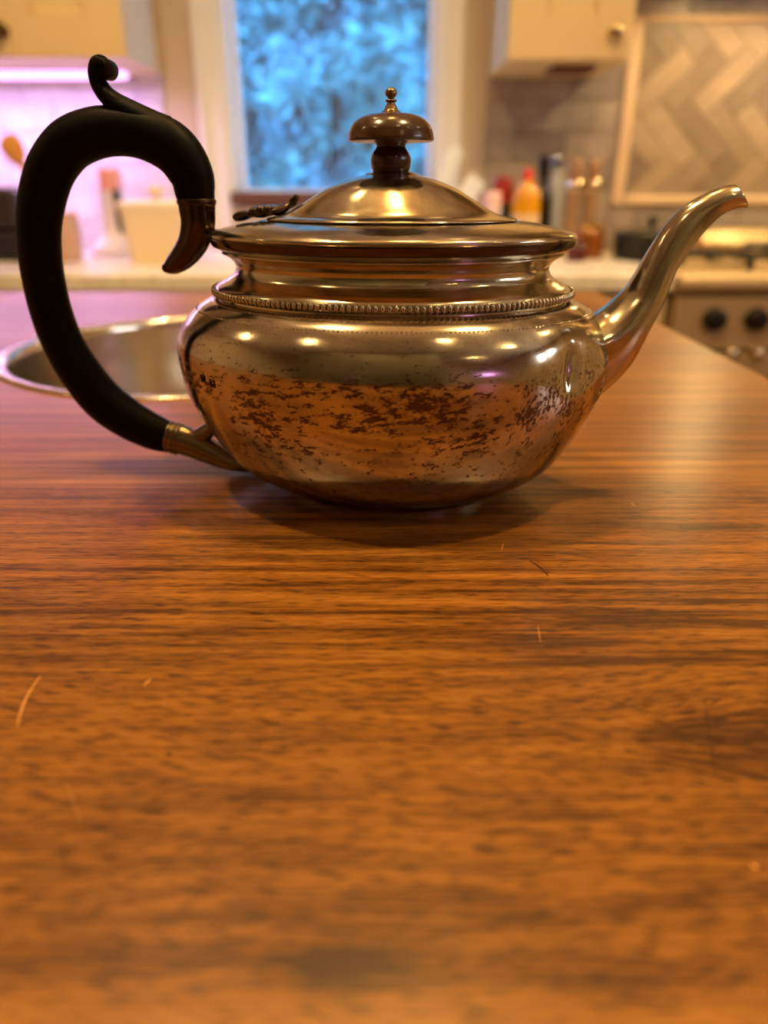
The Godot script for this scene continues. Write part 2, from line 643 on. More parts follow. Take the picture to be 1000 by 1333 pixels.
func wall_tiles(wb: Node) -> void:
	tile_run(wb, 0.274, 0.640, TOP, 0.52, 0.15, 0.075, 5)
	tile_run(wb, 0.640, 1.30, 0.52, 0.62, 0.15, 0.075, 6)
	tile_run(wb, 0.640, 1.30, TOP, 0.062, 0.15, 0.056, 8)
	tile_run(wb, -1.35, -0.596, TOP, 0.40, 0.15, 0.075, 7, pale_tiles)
	# framed herringbone panel behind the cooker
	var p := struct("trim_1")
	var fa := 0.640
	var fb := 1.32
	var ya := 0.064
	var yb := 0.519
	var fw := 0.036
	var tm := mat(Color(0.80, 0.70, 0.60), 0.35)
	for q in [[fa, ya, fa + fw, yb], [fb - fw, ya, fb, yb], [fa + fw, ya, fb - fw, ya + 0.027], [fa + fw, yb - 0.016, fb - fw, yb]]:
		slab("tile_border", Vector3(q[0], q[1], WALL), Vector3(q[2], q[3], WALL + 0.018), tm, p, 0.006)
	var rect := PackedVector2Array([Vector2(fa + fw, ya + 0.027), Vector2(fb - fw, ya + 0.027), Vector2(fb - fw, yb - 0.016), Vector2(fa + fw, yb - 0.016)])
	var rng := RandomNumberGenerator.new()
	rng.seed = 3
	var W := 0.060
	var n := 3
	var o := Vector2(0.70, 0.20)
	for i in range(-22, 23):
		for j in range(-22, 23):
			var d := posmod(i - j, 2 * n)
			var a: Vector2
			var b: Vector2
			if d == 0:
				a = Vector2(i, j)
				b = Vector2(i + n, j + 1)
			elif d == 2 * n - 1:
				a = Vector2(i, j)
				b = Vector2(i + 1, j + n)
			else:
				continue
			a = a * W + Vector2(0.001, 0.001)
			b = b * W - Vector2(0.001, 0.001)
			var poly := PackedVector2Array()
			for c in [Vector2(a.x, a.y), Vector2(b.x, a.y), Vector2(b.x, b.y), Vector2(a.x, b.y)]:
				poly.append(c.rotated(PI * 0.75) + o)
			for cut in Geometry2D.intersect_polygons(poly, rect):
				if cut.size() < 3: continue
				var s := Shape.new()
				var pr := PackedVector2Array()
				for c in cut: pr.append(Vector2(c.x, -c.y))
				s.prism(pr, 0.0, 0.008 + rng.randf() * 0.001, func(q): return q)
				var m := part("tile", s, panel_tiles[rng.randi() % 3], wb)
				m.rotation.x = PI / 2
				m.position.z = WALL

# ------------------------------------------------------------------ island, sink
const SINK := Vector2(-0.1446, -0.2875)
const SINK_R := 0.1475

func island() -> void:
	var o := thing("island_worktop", "polished reddish-brown wooden island worktop of long glued staves, the teapot standing on it", "worktop")
	var hole := PackedVector2Array()
	for k in 72:
		hole.append(SINK + Vector2.from_angle(TAU * k / 72) * SINK_R)
	var edges := [0.396, 0.352, 0.308]
	edges.append_array(FRONT)
	while edges[-1] > -0.60:
		edges.append(maxf(edges[-1] - 0.0435, -0.6145) if edges[-1] - 0.0435 > -0.60 else -0.6145)
	var mf := wood_mat(wood_front)
	var mr := wood_mat(wood_rest)
	var rng := RandomNumberGenerator.new()
	rng.seed = 9
	for i in edges.size() - 1:
		var za: float = edges[i]
		var zb: float = edges[i + 1]
		var x0 := -1.25
		var x1 := 0.2555
		var fi := i - 3
		var front := fi >= 0 and fi < 6
		var band := rng.randi() % 4
		var off := rng.randf()
		var f := func(p: Vector2) -> Vector2:
			var vv: float = clampf((za - p.y) / (za - zb), 0.01, 0.99)
			if front:
				return Vector2(p.x / 0.36 + 0.5, (fi + vv) / 6.0)
			return Vector2((p.x + 1.25) / 1.6 + off * 0.05, (band + vv) / 4.0)
		var rect := PackedVector2Array([Vector2(x0, za), Vector2(x1, za), Vector2(x1, zb), Vector2(x0, zb)])
		var s := Shape.new()
		for cut in Geometry2D.clip_polygons(rect, hole):
			s.prism(cut, -0.040, 0.0, f)
		part("wood_stave", s, mf if front else mr, o)
	var c := thing("island_cabinet", "painted cream island base under the wooden worktop", "cabinet")
	slab("body", Vector3(-1.20, FLOOR + 0.1, -0.58), Vector3(0.225, -0.215, 0.36), paint, c, 0.003)
	slab("rail", Vector3(-1.20, -0.215, -0.58), Vector3(-0.33, -0.040, 0.36), paint, c, 0.003)
	slab("rail", Vector3(0.03, -0.215, -0.58), Vector3(0.225, -0.040, 0.36), paint, c, 0.003)
	slab("plinth", Vector3(-1.15, FLOOR, -0.53), Vector3(0.175, FLOOR + 0.1, 0.31), black, c, 0.003)
	var k := thing("round_sink", "round stainless steel sink bowl set into the wooden island behind the teapot handle", "sink", Vector3(SINK.x, 0, SINK.y))
	var b := Shape.new()
	var prof := smooth([Vector2(0.1445, -0.006), Vector2(0.1425, -0.03), Vector2(0.1360, -0.085), Vector2(0.122, -0.130), Vector2(0.092, -0.155), Vector2(0.040, -0.166), Vector2(0.021, -0.168)], 5)
	var outer := []
	for p in prof: outer.append(p + Vector2(0.0015, -0.0015))
	outer.reverse()
	b.lathe([Vector2(0.0195, -0.1695)] + [Vector2(0.0195, -0.168)] + _rev(prof) + [Vector2(0.1452, -0.001), Vector2(0.1475, 0.0012), Vector2(0.151, 0.0018), Vector2(0.1550, 0.0014), Vector2(0.1565, 0.0002), Vector2(0.1460, 0.0001)] + _rev(outer), 96, Vector3.ZERO, 1, 1, Basis(), false)
	var sm := mat(Color(0.90, 0.87, 0.82), 0.17, 1.0)
	part("bowl", b, sm, k)
	var dr := Shape.new()
	dr.lathe([Vector2(0.032, -0.1655), Vector2(0.031, -0.1635), Vector2(0.024, -0.164), Vector2(0.022, -0.170), Vector2(0.001, -0.170), Vector2(0.001, -0.175), Vector2(0.030, -0.175)], 40, Vector3.ZERO, 1, 1, Basis(), false)
	part("drain", dr, steel, k)

func _rev(a: Array) -> Array:
	var b := a.duplicate()
	b.reverse()
	return b

# ------------------------------------------------------------------ teapot
const RATIO := 0.75
var body_prof: Array = []

func oval(s: Shape, prof: Array, n := 192, r0 := RATIO, r1 := RATIO) -> void:
	# prof: (semi-axis, height); the oval's ratio runs from r0 at the first row to r1 at the last
	var rows := []
	for i in prof.size():
		var p: Vector2 = prof[i]
		var r := lerpf(r0, r1, float(i) / (prof.size() - 1))
		var ring := PackedVector3Array()
		for k in n:
			var t := TAU * k / n
			ring.append(Vector3(cos(t) * p.x, p.y, sin(t) * p.x * r))
		rows.append(ring)
	s.grid(rows, true, 0, false, false)

func body_point(t: float, h: float) -> Vector3:
	var a := 0.08
	for i in body_prof.size() - 1:
		if h >= body_prof[i].y and h <= body_prof[i + 1].y:
			a = lerpf(body_prof[i].x, body_prof[i + 1].x, (h - body_prof[i].y) / maxf(body_prof[i + 1].y - body_prof[i].y, 1e-6))
	return Vector3(cos(t) * a, h, sin(t) * a * RATIO)

func teapot() -> void:
	var o := thing("silver_teapot", "tarnished oval silver teapot with a dark wooden loop handle on the wooden worktop", "teapot")
	o.rotation.y = -deg_to_rad(8.0)
	var silver := tarnish(true, 70)
	var plain := tarnish(false, 90)
	# body
	body_prof = smooth([Vector2(.0460, .0036), Vector2(.0500, .0046), Vector2(.0585, .0075), Vector2(.0668, .0131), Vector2(.0724, .0200), Vector2(.0773, .0278), Vector2(.0816, .0359), Vector2(.0843, .0430), Vector2(.0858, .0500), Vector2(.0865, .0570), Vector2(.0860, .0625), Vector2(.0838, .0680), Vector2(.0806, .0720), Vector2(.0768, .0755), Vector2(.0735, .0775), Vector2(.0705, .0787), Vector2(.0682, .0791)], 7)
	var b := Shape.new()
	var rows := []
	var angles := []
	var t0 := 0.0
	while t0 < TAU - 0.004:
		angles.append(t0)
		t0 += 0.007 if t0 > 0.30 and t0 < 0.95 else 0.0245
	for i in body_prof.size():
		var p: Vector2 = body_prof[i]
		var ring := PackedVector3Array()
		for k in angles.size():
			var t: float = angles[k]
			var a := p.x
			# the knocked-in dent by the spout: a shallow dish with a sharp upright crease
			var du := (t - 0.60) / 0.16
			var dh := (p.y - 0.0610) / 0.0090
			a -= 0.0022 * exp(-du * du - dh * dh)
			var cu := (t - 0.615 + 0.03 * dh) / 0.045
			var ch := (p.y - 0.0605) / 0.0072
			a -= 0.0022 * exp(-cu * cu - ch * ch * ch * ch)
			var wu := (t - 0.60 + 0.03 * dh) / 0.016
			a += 0.0010 * exp(-wu * wu - ch * ch)
			ring.append(Vector3(cos(t) * a, p.y, sin(t) * a * RATIO))
		rows.append(ring)
	b.grid(rows, true, 0, true, false)
	var body := part("body", b, silver, o)
	# hallmarks struck into the body by the handle
	for q in [[0.0545, 2.386, "K"], [0.0538, 2.310, "G"]]:
		var p0 := body_point(q[1], q[0])
		var nx := Vector3(p0.x / (0.0864 * 0.0864), 0.0, p0.z / pow(0.0864 * RATIO, 2)).normalized()
		var up := (body_point(q[1], q[0] + 0.002) - body_point(q[1], q[0] - 0.002)).normalized()
		var side := up.cross(nx).normalized()
		var bs := Basis(side, nx.cross(side) * -1.0 if false else up, side.cross(up))
		var xf := Transform3D(bs, p0 + nx * 0.0001)
		var hs := Shape.new()
		for e in [[0.0, 0.0013, 0.0030, 0.0004], [0.0, -0.0013, 0.0030, 0.0004], [0.0013, 0.0, 0.0004, 0.0026], [-0.0013, 0.0, 0.0004, 0.0026]]:
			hs.box(Vector3(e[0], e[1], 0), Vector3(e[2], e[3], 0.0003), 0.0001, xf)
		var h := part("hallmark", hs, mat(Color(0.16, 0.11, 0.07), 0.5, 0.6), body)
		var tm := TextMesh.new()
		tm.text = q[2]
		var sf := SystemFont.new()
		sf.font_names = PackedStringArray(["Droid Serif"])
		tm.font = sf
		tm.font_size = 24
		tm.pixel_size = 0.0020 / 24.0
		tm.depth = 0.0003
		tm.material = mat(Color(0.12, 0.08, 0.05), 0.5, 0.6)
		var ti := MeshInstance3D.new()
		ti.name = "hallmark_letter"
		ti.mesh = tm
		ti.transform = xf
		body.add_child(ti, true)
	# foot
	var f := Shape.new()
	oval(f, [Vector2(.001, .0012), Vector2(.0420, .0006), Vector2(.0430, 0.0), Vector2(.0448, .0001), Vector2(.0453, .0010), Vector2(.0450, .0020), Vector2(.0446, .0028), Vector2(.0462, .0038), Vector2(.0440, .0046)], 160, 0.68, 0.74)
	part("foot_rim", f, plain, o)
	# neck between the shoulder ring and the rim
	var nk := Shape.new()
	oval(nk, smooth([Vector2(.0680, .0785), Vector2(.0678, .0797), Vector2(.0686, .0804), Vector2(.0694, .0816), Vector2(.0689, .0830), Vector2(.0672, .0842), Vector2(.0640, .0858), Vector2(.0618, .0874), Vector2(.0606, .0894), Vector2(.0606, .0912), Vector2(.0618, .0930), Vector2(.0638, .0944), Vector2(.0656, .0953), Vector2(.0652, .0960)], 6), 192)
	part("neck", nk, plain, o)
	# rim and sloping top plate
	var rm := Shape.new()
	oval(rm, [Vector2(.0600, .0936), Vector2(.0622, .0942), Vector2(.0636, .0946), Vector2(.0646, .0951), Vector2(.0650, .0956), Vector2(.0648, .0960), Vector2(.0656, .0963), Vector2(.0668, .0968), Vector2(.0680, .0974), Vector2(.0684, .0980), Vector2(.0690, .0992), Vector2(.0694, .1006), Vector2(.0697, .1014), Vector2(.0696, .1020), Vector2(.0690, .1025), Vector2(.0680, .1029), Vector2(.0640, .1041), Vector2(.0570, .1055), Vector2(.0500, .1065), Vector2(.0480, .1066), Vector2(.0478, .1040), Vector2(.0600, .1000)], 192)
	part("rim", rm, plain, o)
	var rb := Shape.new()
	oval(rb, [Vector2(.0660, .0972), Vector2(.0684, .0975), Vector2(.0689, .0979), Vector2(.0693, .0988), Vector2(.0696, .1000), Vector2(.0699, .1008), Vector2(.0697, .1011), Vector2(.0660, .1012)], 192)
	var rbm: StandardMaterial3D = plain.duplicate()
	rbm.albedo_color = Color(0.46, 0.40, 0.35)  # band tinted darker than the rest of the silver
	part("rim_band", rb, rbm, o).set_meta("label", "darker band round the rim")
	# beading round the shoulder
	var bd := Shape.new()
	for k in 196:
		var t := TAU * k / 196
		var bp := []
		for e in 6:
			var q := PI * e / 5.0 - PI / 2
			bp.append(Vector2(maxf(cos(q) * 0.00090, 0.00001), sin(q) * 0.00150))
		bd.lathe(bp, 8, Vector3(cos(t) * 0.0700, 0.0816, sin(t) * 0.0700 * RATIO), 1, 1, Basis(), false)
	part("beading", bd, plain, o).set_meta("kind", "stuff")
	# fine milled line under it
	var ml := Shape.new()
	for k in 300:
		var t := TAU * k / 300
		ml.ball(Vector3(cos(t) * 0.0772, 0.0752, sin(t) * 0.0772 * RATIO), 0.00034, 5, 4)
	part("milled_line", ml, plain, o).set_meta("kind", "stuff")
	# lid
	var ld := Shape.new()
	var lp := smooth([Vector2(.0470, .1064), Vector2(.0474, .1071), Vector2(.0458, .1077), Vector2(.0420, .1084), Vector2(.0385, .1096), Vector2(.0345, .1118), Vector2(.0287, .1152), Vector2(.0232, .1181), Vector2(.0165, .1206), Vector2(.0105, .1221), Vector2(.0090, .1228), Vector2(.0050, .1238), Vector2(.0005, .1239)], 6)
	oval(ld, lp, 160, RATIO, 0.95)
	var lid := part("lid", ld, plain, o)
	var kw := mat(Color(0.22, 0.06, 0.035), 0.25)
	kw.metallic_specular = 0.6
	var kb := Shape.new()
	kb.lathe(smooth([Vector2(.0064, .1233), Vector2(.0070, .1242), Vector2(.0073, .1258), Vector2(.0074, .1274), Vector2(.0068, .1292), Vector2(.0056, .1308), Vector2(.0053, .1318), Vector2(.0062, .1332), Vector2(.0064, .1344)], 5), 48)
	part("knob_stem", kb, kw, lid)
	var kc := Shape.new()
	kc.lathe(smooth([Vector2(.0055, .1336), Vector2(.0110, .1331), Vector2(.0146, .1331), Vector2(.0156, .1337), Vector2(.0155, .1350), Vector2(.0146, .1376), Vector2(.0122, .1402), Vector2(.0085, .1417), Vector2(.0040, .1422), Vector2(.0010, .1423)], 6), 64)
	var cw := mat(Color(0.25, 0.155, 0.08), 0.20)
	cw.metallic_specular = 0.6
	part("knob_cap", kc, cw, lid)
	var fn := Shape.new()
	fn.lathe(smooth([Vector2(.0036, .1418), Vector2(.0036, .1426), Vector2(.0026, .1432), Vector2(.0020, .1444), Vector2(.0014, .1455), Vector2(.0020, .1459), Vector2(.0020, .1464), Vector2(.0012, .1467), Vector2(.0012, .1471), Vector2(.0018, .1477), Vector2(.0021, .1485), Vector2(.0018, .1495), Vector2(.0010, .1501), Vector2(.0002, .1503)], 4), 32)
	part("finial", fn, mat(Color(0.55, 0.45, 0.33), 0.25, 1.0), lid)
	# hinge: cast leaf with knuckles and a curled tip
	var hm := mat(Color(0.34, 0.28, 0.22), 0.20, 1.0)
	var hg := Shape.new()
	var hp := smooth([Vector3(-.0610, .1072, 0), Vector3(-.0575, .1080, 0), Vector3(-.0530, .1088, 0), Vector3(-.0485, .1090, 0), Vector3(-.0440, .1096, 0), Vector3(-.0405, .1108, 0), Vector3(-.0378, .1128, 0), Vector3(-.0366, .1142, 0)], 4)
	var hr := []
	for i in hp.size():
		var u := float(i) / (hp.size() - 1)
		hr.append(Vector2(lerpf(0.0014, 0.0010, u) + 0.0006 * absf(sin(u * PI * 4.0)), (0.0050 * sin(clampf(u * 1.05 + 0.12, 0, 1) * PI) + 0.0014)))
	hg.tube(hp, hr, 16)
	for q in [[-.0520, .1094], [-.0492, .1099], [-.0464, .1100]]:
		hg.lathe([Vector2(0.0002, -0.0062), Vector2(0.0016, -0.006), Vector2(0.0019, -0.004), Vector2(0.0019, 0.004), Vector2(0.0016, 0.006), Vector2(0.0002, 0.0062)], 16, Vector3(q[0], q[1], 0), 1, 1, Basis(Vector3.RIGHT, PI / 2), false)
	hg.ball(Vector3(-.0364, .1143, 0), 0.0014, 10, 8)
	part("hinge", hg, hm, o)
	# spout
	var tops := smooth([Vector3(.0660, .0660, 0), Vector3(.0772, .0733, 0), Vector3(.0825, .0768, 0), Vector3(.0887, .0831, 0), Vector3(.0914, .0879, 0), Vector3(.0948, .0955, 0), Vector3(.0990, .1037, 0), Vector3(.1045, .1110, 0), Vector3(.1111, .1155, 0), Vector3(.1178, .1183, 0), Vector3(.1218, .1190, 0)], 6)
	var lows := smooth([Vector3(.0660, .0300, 0), Vector3(.0838, .0415, 0), Vector3(.0949, .0545, 0), Vector3(.1008, .0698, 0), Vector3(.1037, .0781, 0), Vector3(.1064, .0893, 0), Vector3(.1097, .0959, 0), Vector3(.1140, .1031, 0), Vector3(.1190, .1088, 0), Vector3(.1236, .1112, 0), Vector3(.1273, .1113, 0)], 6)
	var mids := smooth([Vector2(.22, .0205), Vector2(.28, .0178), Vector2(.40, .0148), Vector2(.55, .0118), Vector2(.60, .0103), Vector2(.62, .0087), Vector2(.60, .0074), Vector2(.56, .0063), Vector2(.52, .0056), Vector2(.52, .0051), Vector2(.55, .0047)], 6)
	var sp := Shape.new()
	var srows := []
	var section := func(i: int, k: float) -> PackedVector3Array:
		var T: Vector3 = tops[i]
		var L: Vector3 = lows[i]
		var R := T.lerp(L, mids[i].x)
		var c0 := T.lerp(L, 0.5)
		var w: float = mids[i].y
		var ring := PackedVector3Array()
		for q in 41: # rounded upper face, from ridge over the top to ridge
			var t := PI * q / 40.0
			var p := R + (T - R) * pow(sin(t), 1.5) + Vector3(0, 0, w * cos(t))
			ring.append(c0 + (p - c0) * k)
		for q in range(1, 28): # lower face, rounded V
			var t := PI + PI * q / 28.0
			var p := R + (L - R) * pow(-sin(t), 1.35) + Vector3(0, 0, w * cos(t) * 0.985)
			ring.append(c0 + (p - c0) * k)
		return ring
	var ns := tops.size()
	for i in ns:
		srows.append(section.call(i, 1.0))
	for i in range(ns - 1, ns - 26, -1): # inside of the mouth
		srows.append(section.call(i, 0.82))
	sp.grid(srows, true, 0, true, true)
	part("spout", sp, plain, o)
	# handle
	var wood := mat(Color(0.060, 0.030, 0.020), 0.46)
	wood.metallic_specular = 0.2
	var hn := noise(4, 0.02, 3)
	var nt := NoiseTexture2D.new()
	nt.width = 256
	nt.height = 256
	nt.noise = hn
	nt.seamless = true
	var hgd := Gradient.new()
	hgd.set_color(0, Color(0.62, 0.55, 0.5))
	hgd.set_color(1, Color(1.0, 0.95, 0.9))
	nt.color_ramp = hgd
	wood.albedo_texture = nt
	wood.uv1_triplanar = true
	wood.uv1_scale = Vector3(14, 14, 14)
	var ctr := [[-.0762, .1128, .0072], [-.0765, .1160, .0077], [-.0770, .1217, .0085], [-.0802, .1280, .0091], [-.0850, .1325, .0093], [-.0928, .1358, .0090], [-.1019, .1374, .0087], [-.1124, .1370, .0089], [-.1225, .1342, .0092], [-.1293, .1298, .0092], [-.1357, .1228, .0092], [-.1411, .1125, .0091], [-.1446, .1015, .0089], [-.1463, .0878, .0088], [-.1459, .0715, .0088], [-.1430, .0570, .0090], [-.1370, .0437, .0094], [-.1288, .0318, .0096], [-.1185, .0237, .0092], [-.1070, .0178, .0082], [-.0990, .0153, .0069]]
	var hpath := []
	var hrad := []
	for c in ctr:
		hpath.append(Vector3(c[0], c[1], 0))
		hrad.append(Vector2(c[2], c[2] * 0.86))
	hpath = smooth(hpath, 8)
	hrad = smooth(hrad, 8)
	var hd := Shape.new()
	hd.tube(hpath, hrad, 36)
	var handle := part("handle", hd, wood, o)
	# scrolled thumb rest on top of the loop
	var tr := Shape.new()
	var tp := smooth([Vector3(-.0860, .1372, 0), Vector3(-.0925, .1405, 0), Vector3(-.0990, .1440, 0), Vector3(-.1050, .1475, 0), Vector3(-.1088, .1516, 0), Vector3(-.1101, .1562, 0), Vector3(-.1090, .1600, 0), Vector3(-.1066, .1612, 0)], 6)
	var trr := []
	for i in tp.size():
		var u := float(i) / (tp.size() - 1)
		trr.append(Vector2(lerpf(0.0058, 0.0011, pow(u, 0.85)), lerpf(0.0060, 0.0042, u)))
	tr.tube(tp, trr, 24)
	tr.lathe([Vector2(0.0002, -0.0054), Vector2(0.0028, -0.0054), Vector2(0.0034, -0.0047), Vector2(0.0036, 0.0), Vector2(0.0034, 0.0047), Vector2(0.0028, 0.0054), Vector2(0.0002, 0.0054)], 32, Vector3(-.1068, .1578, 0), 1, 1, Basis(Vector3.RIGHT, PI / 2), false)
	part("thumb_scroll", tr, wood, handle)
	# silver sockets
	var sm := mat(Color(0.30, 0.24, 0.19), 0.22, 1.0)
	var us := Shape.new()
	us.tube(smooth([Vector3(-.0762, .1134, 0), Vector3(-.0763, .1100, 0), Vector3(-.0764, .1060, 0), Vector3(-.0776, .1015, 0), Vector3(-.0802, .0968, 0), Vector3(-.0846, .0922, 0), Vector3(-.0893, .0890, 0), Vector3(-.0930, .0877, 0)], 6), smooth([Vector2(.0073, .0064), Vector2(.0070, .0062), Vector2(.0067, .0060), Vector2(.0063, .0056), Vector2(.0056, .0050), Vector2(.0047, .0042), Vector2(.0034, .0032), Vector2(.0014, .0014)], 6), 48, Vector3(0, 0, 1), 0.05, 8)
	us.tube([Vector3(-.0762, .1140, 0), Vector3(-.0762, .1134, 0), Vector3(-.0762, .1122, 0), Vector3(-.0762, .1116, 0)], [Vector2(.0072, .0063), Vector2(.0077, .0067), Vector2(.0077, .0067), Vector2(.0072, .0063)], 40)
	us.tube(smooth([Vector3(-.0740, .1020, 0), Vector3(-.0712, .1012, 0), Vector3(-.0680, .1008, 0)], 4), smooth([Vector2(.0030, .0050), Vector2(.0022, .0046), Vector2(.0020, .0060)], 4), 16)
	us.ball(Vector3(-.0712, .1036, .0052), 0.0012, 10, 8)
	part("handle_socket", us, sm, o)
	var ls := Shape.new()
	ls.tube(smooth([Vector3(-.0990, .0157, 0), Vector3(-.0945, .0148, 0), Vector3(-.0885, .0128, 0), Vector3(-.0815, .0098, 0), Vector3(-.0735, .0064, 0), Vector3(-.0650, .0042, 0), Vector3(-.0570, .0032, 0)], 6), smooth([Vector2(.0070, .0060), Vector2(.0067, .0058), Vector2(.0064, .0055), Vector2(.0058, .0052), Vector2(.0046, .0048), Vector2(.0032, .0042), Vector2(.0020, .0034)], 6), 32)
	for q in [[-.0996, .0159], [-.0972, .0153], [-.0955, .0149]]:
		ls.tube([Vector3(q[0] - .0008, q[1] + .0002, 0), Vector3(q[0] - .0004, q[1] + .0001, 0), Vector3(q[0] + .0004, q[1] - .0001, 0), Vector3(q[0] + .0008, q[1] - .0002, 0)], [Vector2(.0068, .0058), Vector2(.0074, .0064), Vector2(.0074, .0064), Vector2(.0068, .0058)], 32)
	ls.tube(smooth([Vector3(-.0880, .0140, 0), Vector3(-.0830, .0182, 0), Vector3(-.0790, .0218, 0), Vector3(-.0755, .0262, 0)], 5), smooth([Vector2(.0048, .0036), Vector2(.0038, .0034), Vector2(.0030, .0040), Vector2(.0018, .0044)], 5), 20)
	part("lower_handle_socket", ls, mat(Color(0.52, 0.45, 0.36), 0.22, 1.0), o)

# ------------------------------------------------------------------ kitchen along the back wall
func door_front(o: Node, x0: float, x1: float, y0: float, y1: float, z: float, knob: Vector2, m: Material, km: Material) -> void:
	var s := Shape.new()
	var st := 0.082
	s.box(Vector3((x0 + x1) / 2, (y0 + y1) / 2, z + 0.004), Vector3(x1 - x0 - 0.01, y1 - y0 - 0.01, 0.008), 0.001)
	for q in [[x0, y0, x0 + st, y1], [x1 - st, y0, x1, y1], [x0 + st, y0, x1 - st, y0 + st], [x0 + st, y1 - st, x1 - st, y1]]:
		s.box(Vector3((q[0] + q[2]) / 2, (q[1] + q[3]) / 2, z + 0.011), Vector3(q[2] - q[0], q[3] - q[1], 0.022), 0.0012)
	var d := part("door", s, m, o)
	var b := Shape.new()
	b.box(Vector3((x0 + x1) / 2, y0 + st + 0.004, z + 0.012), Vector3(x1 - x0 - st * 2, 0.008, 0.010), 0.003)
	b.box(Vector3((x0 + x1) / 2, y1 - st - 0.004, z + 0.012), Vector3(x1 - x0 - st * 2, 0.008, 0.010), 0.003)
	for xx in [x0 + st + 0.004, x1 - st - 0.004]:
		b.box(Vector3(xx, (y0 + y1) / 2, z + 0.012), Vector3(0.008, y1 - y0 - st * 2, 0.010), 0.003)
	part("bead", b, m, d)
	var k := Shape.new()
	k.lathe(smooth([Vector2(0.014, 0.0), Vector2(0.014, 0.003), Vector2(0.006, 0.005), Vector2(0.006, 0.014), Vector2(0.014, 0.018), Vector2(0.0165, 0.024), Vector2(0.013, 0.030), Vector2(0.001, 0.032)], 4), 24, Vector3(knob.x, knob.y, z + 0.022), 1, 1, Basis(Vector3.RIGHT, PI / 2))
	part("knob", k, km, d)

func cabinets() -> void:
	var km := mat(Color(0.36, 0.26, 0.17), 0.3, 1.0)
	var a := thing("wall_cabinet", "cream shaker wall cabinet left of the window above the pink lit tiles", "cabinet")
	slab("body", Vector3(-1.50, 0.381, WALL), Vector3(-0.585, 1.25, -1.642), paint, a, 0.002)
	door_front(a, -0.872 + 0.002, -0.586, 0.381, 1.25, -1.642, Vector2(-0.855, 0.432), paint, km)
	door_front(a, -1.49, -0.874, 0.381, 1.25, -1.642, Vector2(-0.90, 0.432), paint, km)
	var b := thing("wall_cabinet", "cream shaker wall cabinet right of the window beside the herringbone tiles", "cabinet")
	slab("body", Vector3(0.276, 0.378, WALL), Vector3(0.556, 1.25, -1.642), paint, b, 0.002)
	slab("light_pelmet", Vector3(0.40, 0.366, -1.80), Vector3(0.50, 0.378, -1.70), mat(Color(0.35, 0.16, 0.08), 0.5), b, 0.002)
	door_front(b, 0.278, 0.555, 0.378, 1.25, -1.642, Vector2(0.512, 0.430), paint, mat(Color(0.78, 0.68, 0.52), 0.2, 1.0))
	# LED strip under the left cabinet
	var pink := Color(0.93, 0.72, 1.0)
	var l := thing("led_strip_light", "glowing pinkish white strip light under the left wall cabinet", "light", Vector3(-1.04, 0.381, -1.80))
	slab("casing", Vector3(-0.40, -0.006, -0.012), Vector3(0.40, 0.0, 0.012), white, l, 0.001)
	slab("lamp_strip", Vector3(-0.395, -0.022, -0.009), Vector3(0.395, -0.006, 0.009), glow(pink, 2.2), l, 0.004)
	var ar := AreaLight3D.new()
	ar.name = "lamp_light"
	ar.area_size = Vector2(0.79, 0.018)
	ar.position = Vector3(0, -0.024, 0)
	ar.rotation.x = -PI / 2
	ar.light_color = Color(0.90, 0.72, 1.0)
	ar.light_energy = 0.52
	ar.shadow_enabled = true
	ar.area_range = 6.0
	l.add_child(ar)
	# stone worktop and the units under it
	var w := thing("stone_worktop", "pale stone worktop running under the window to the cooker", "worktop")
	slab("top", Vector3(-2.2, TOP - 0.034, WALL), Vector3(0.600, TOP, -1.262), marble(Color(0.90, 0.87, 0.82), Color(0.72, 0.68, 0.64), 44, 0.25), w, 0.004)
	var q := thing("base_cabinet", "cream base cabinets below the pale stone worktop", "cabinet")
	slab("body", Vector3(-2.2, FLOOR + 0.1, WALL), Vector3(0.596, TOP - 0.034, -1.30), paint, q, 0.002)
	slab("plinth", Vector3(-2.2, FLOOR, WALL), Vector3(0.596, FLOOR + 0.1, -1.36), black, q, 0.002)
	for k in 4:
		var xx := -1.80 + k * 0.6
		door_front(q, xx + 0.003, xx + 0.593, FLOOR + 0.11, TOP - 0.045, -1.30, Vector2(xx + 0.54, TOP - 0.12), paint, km)

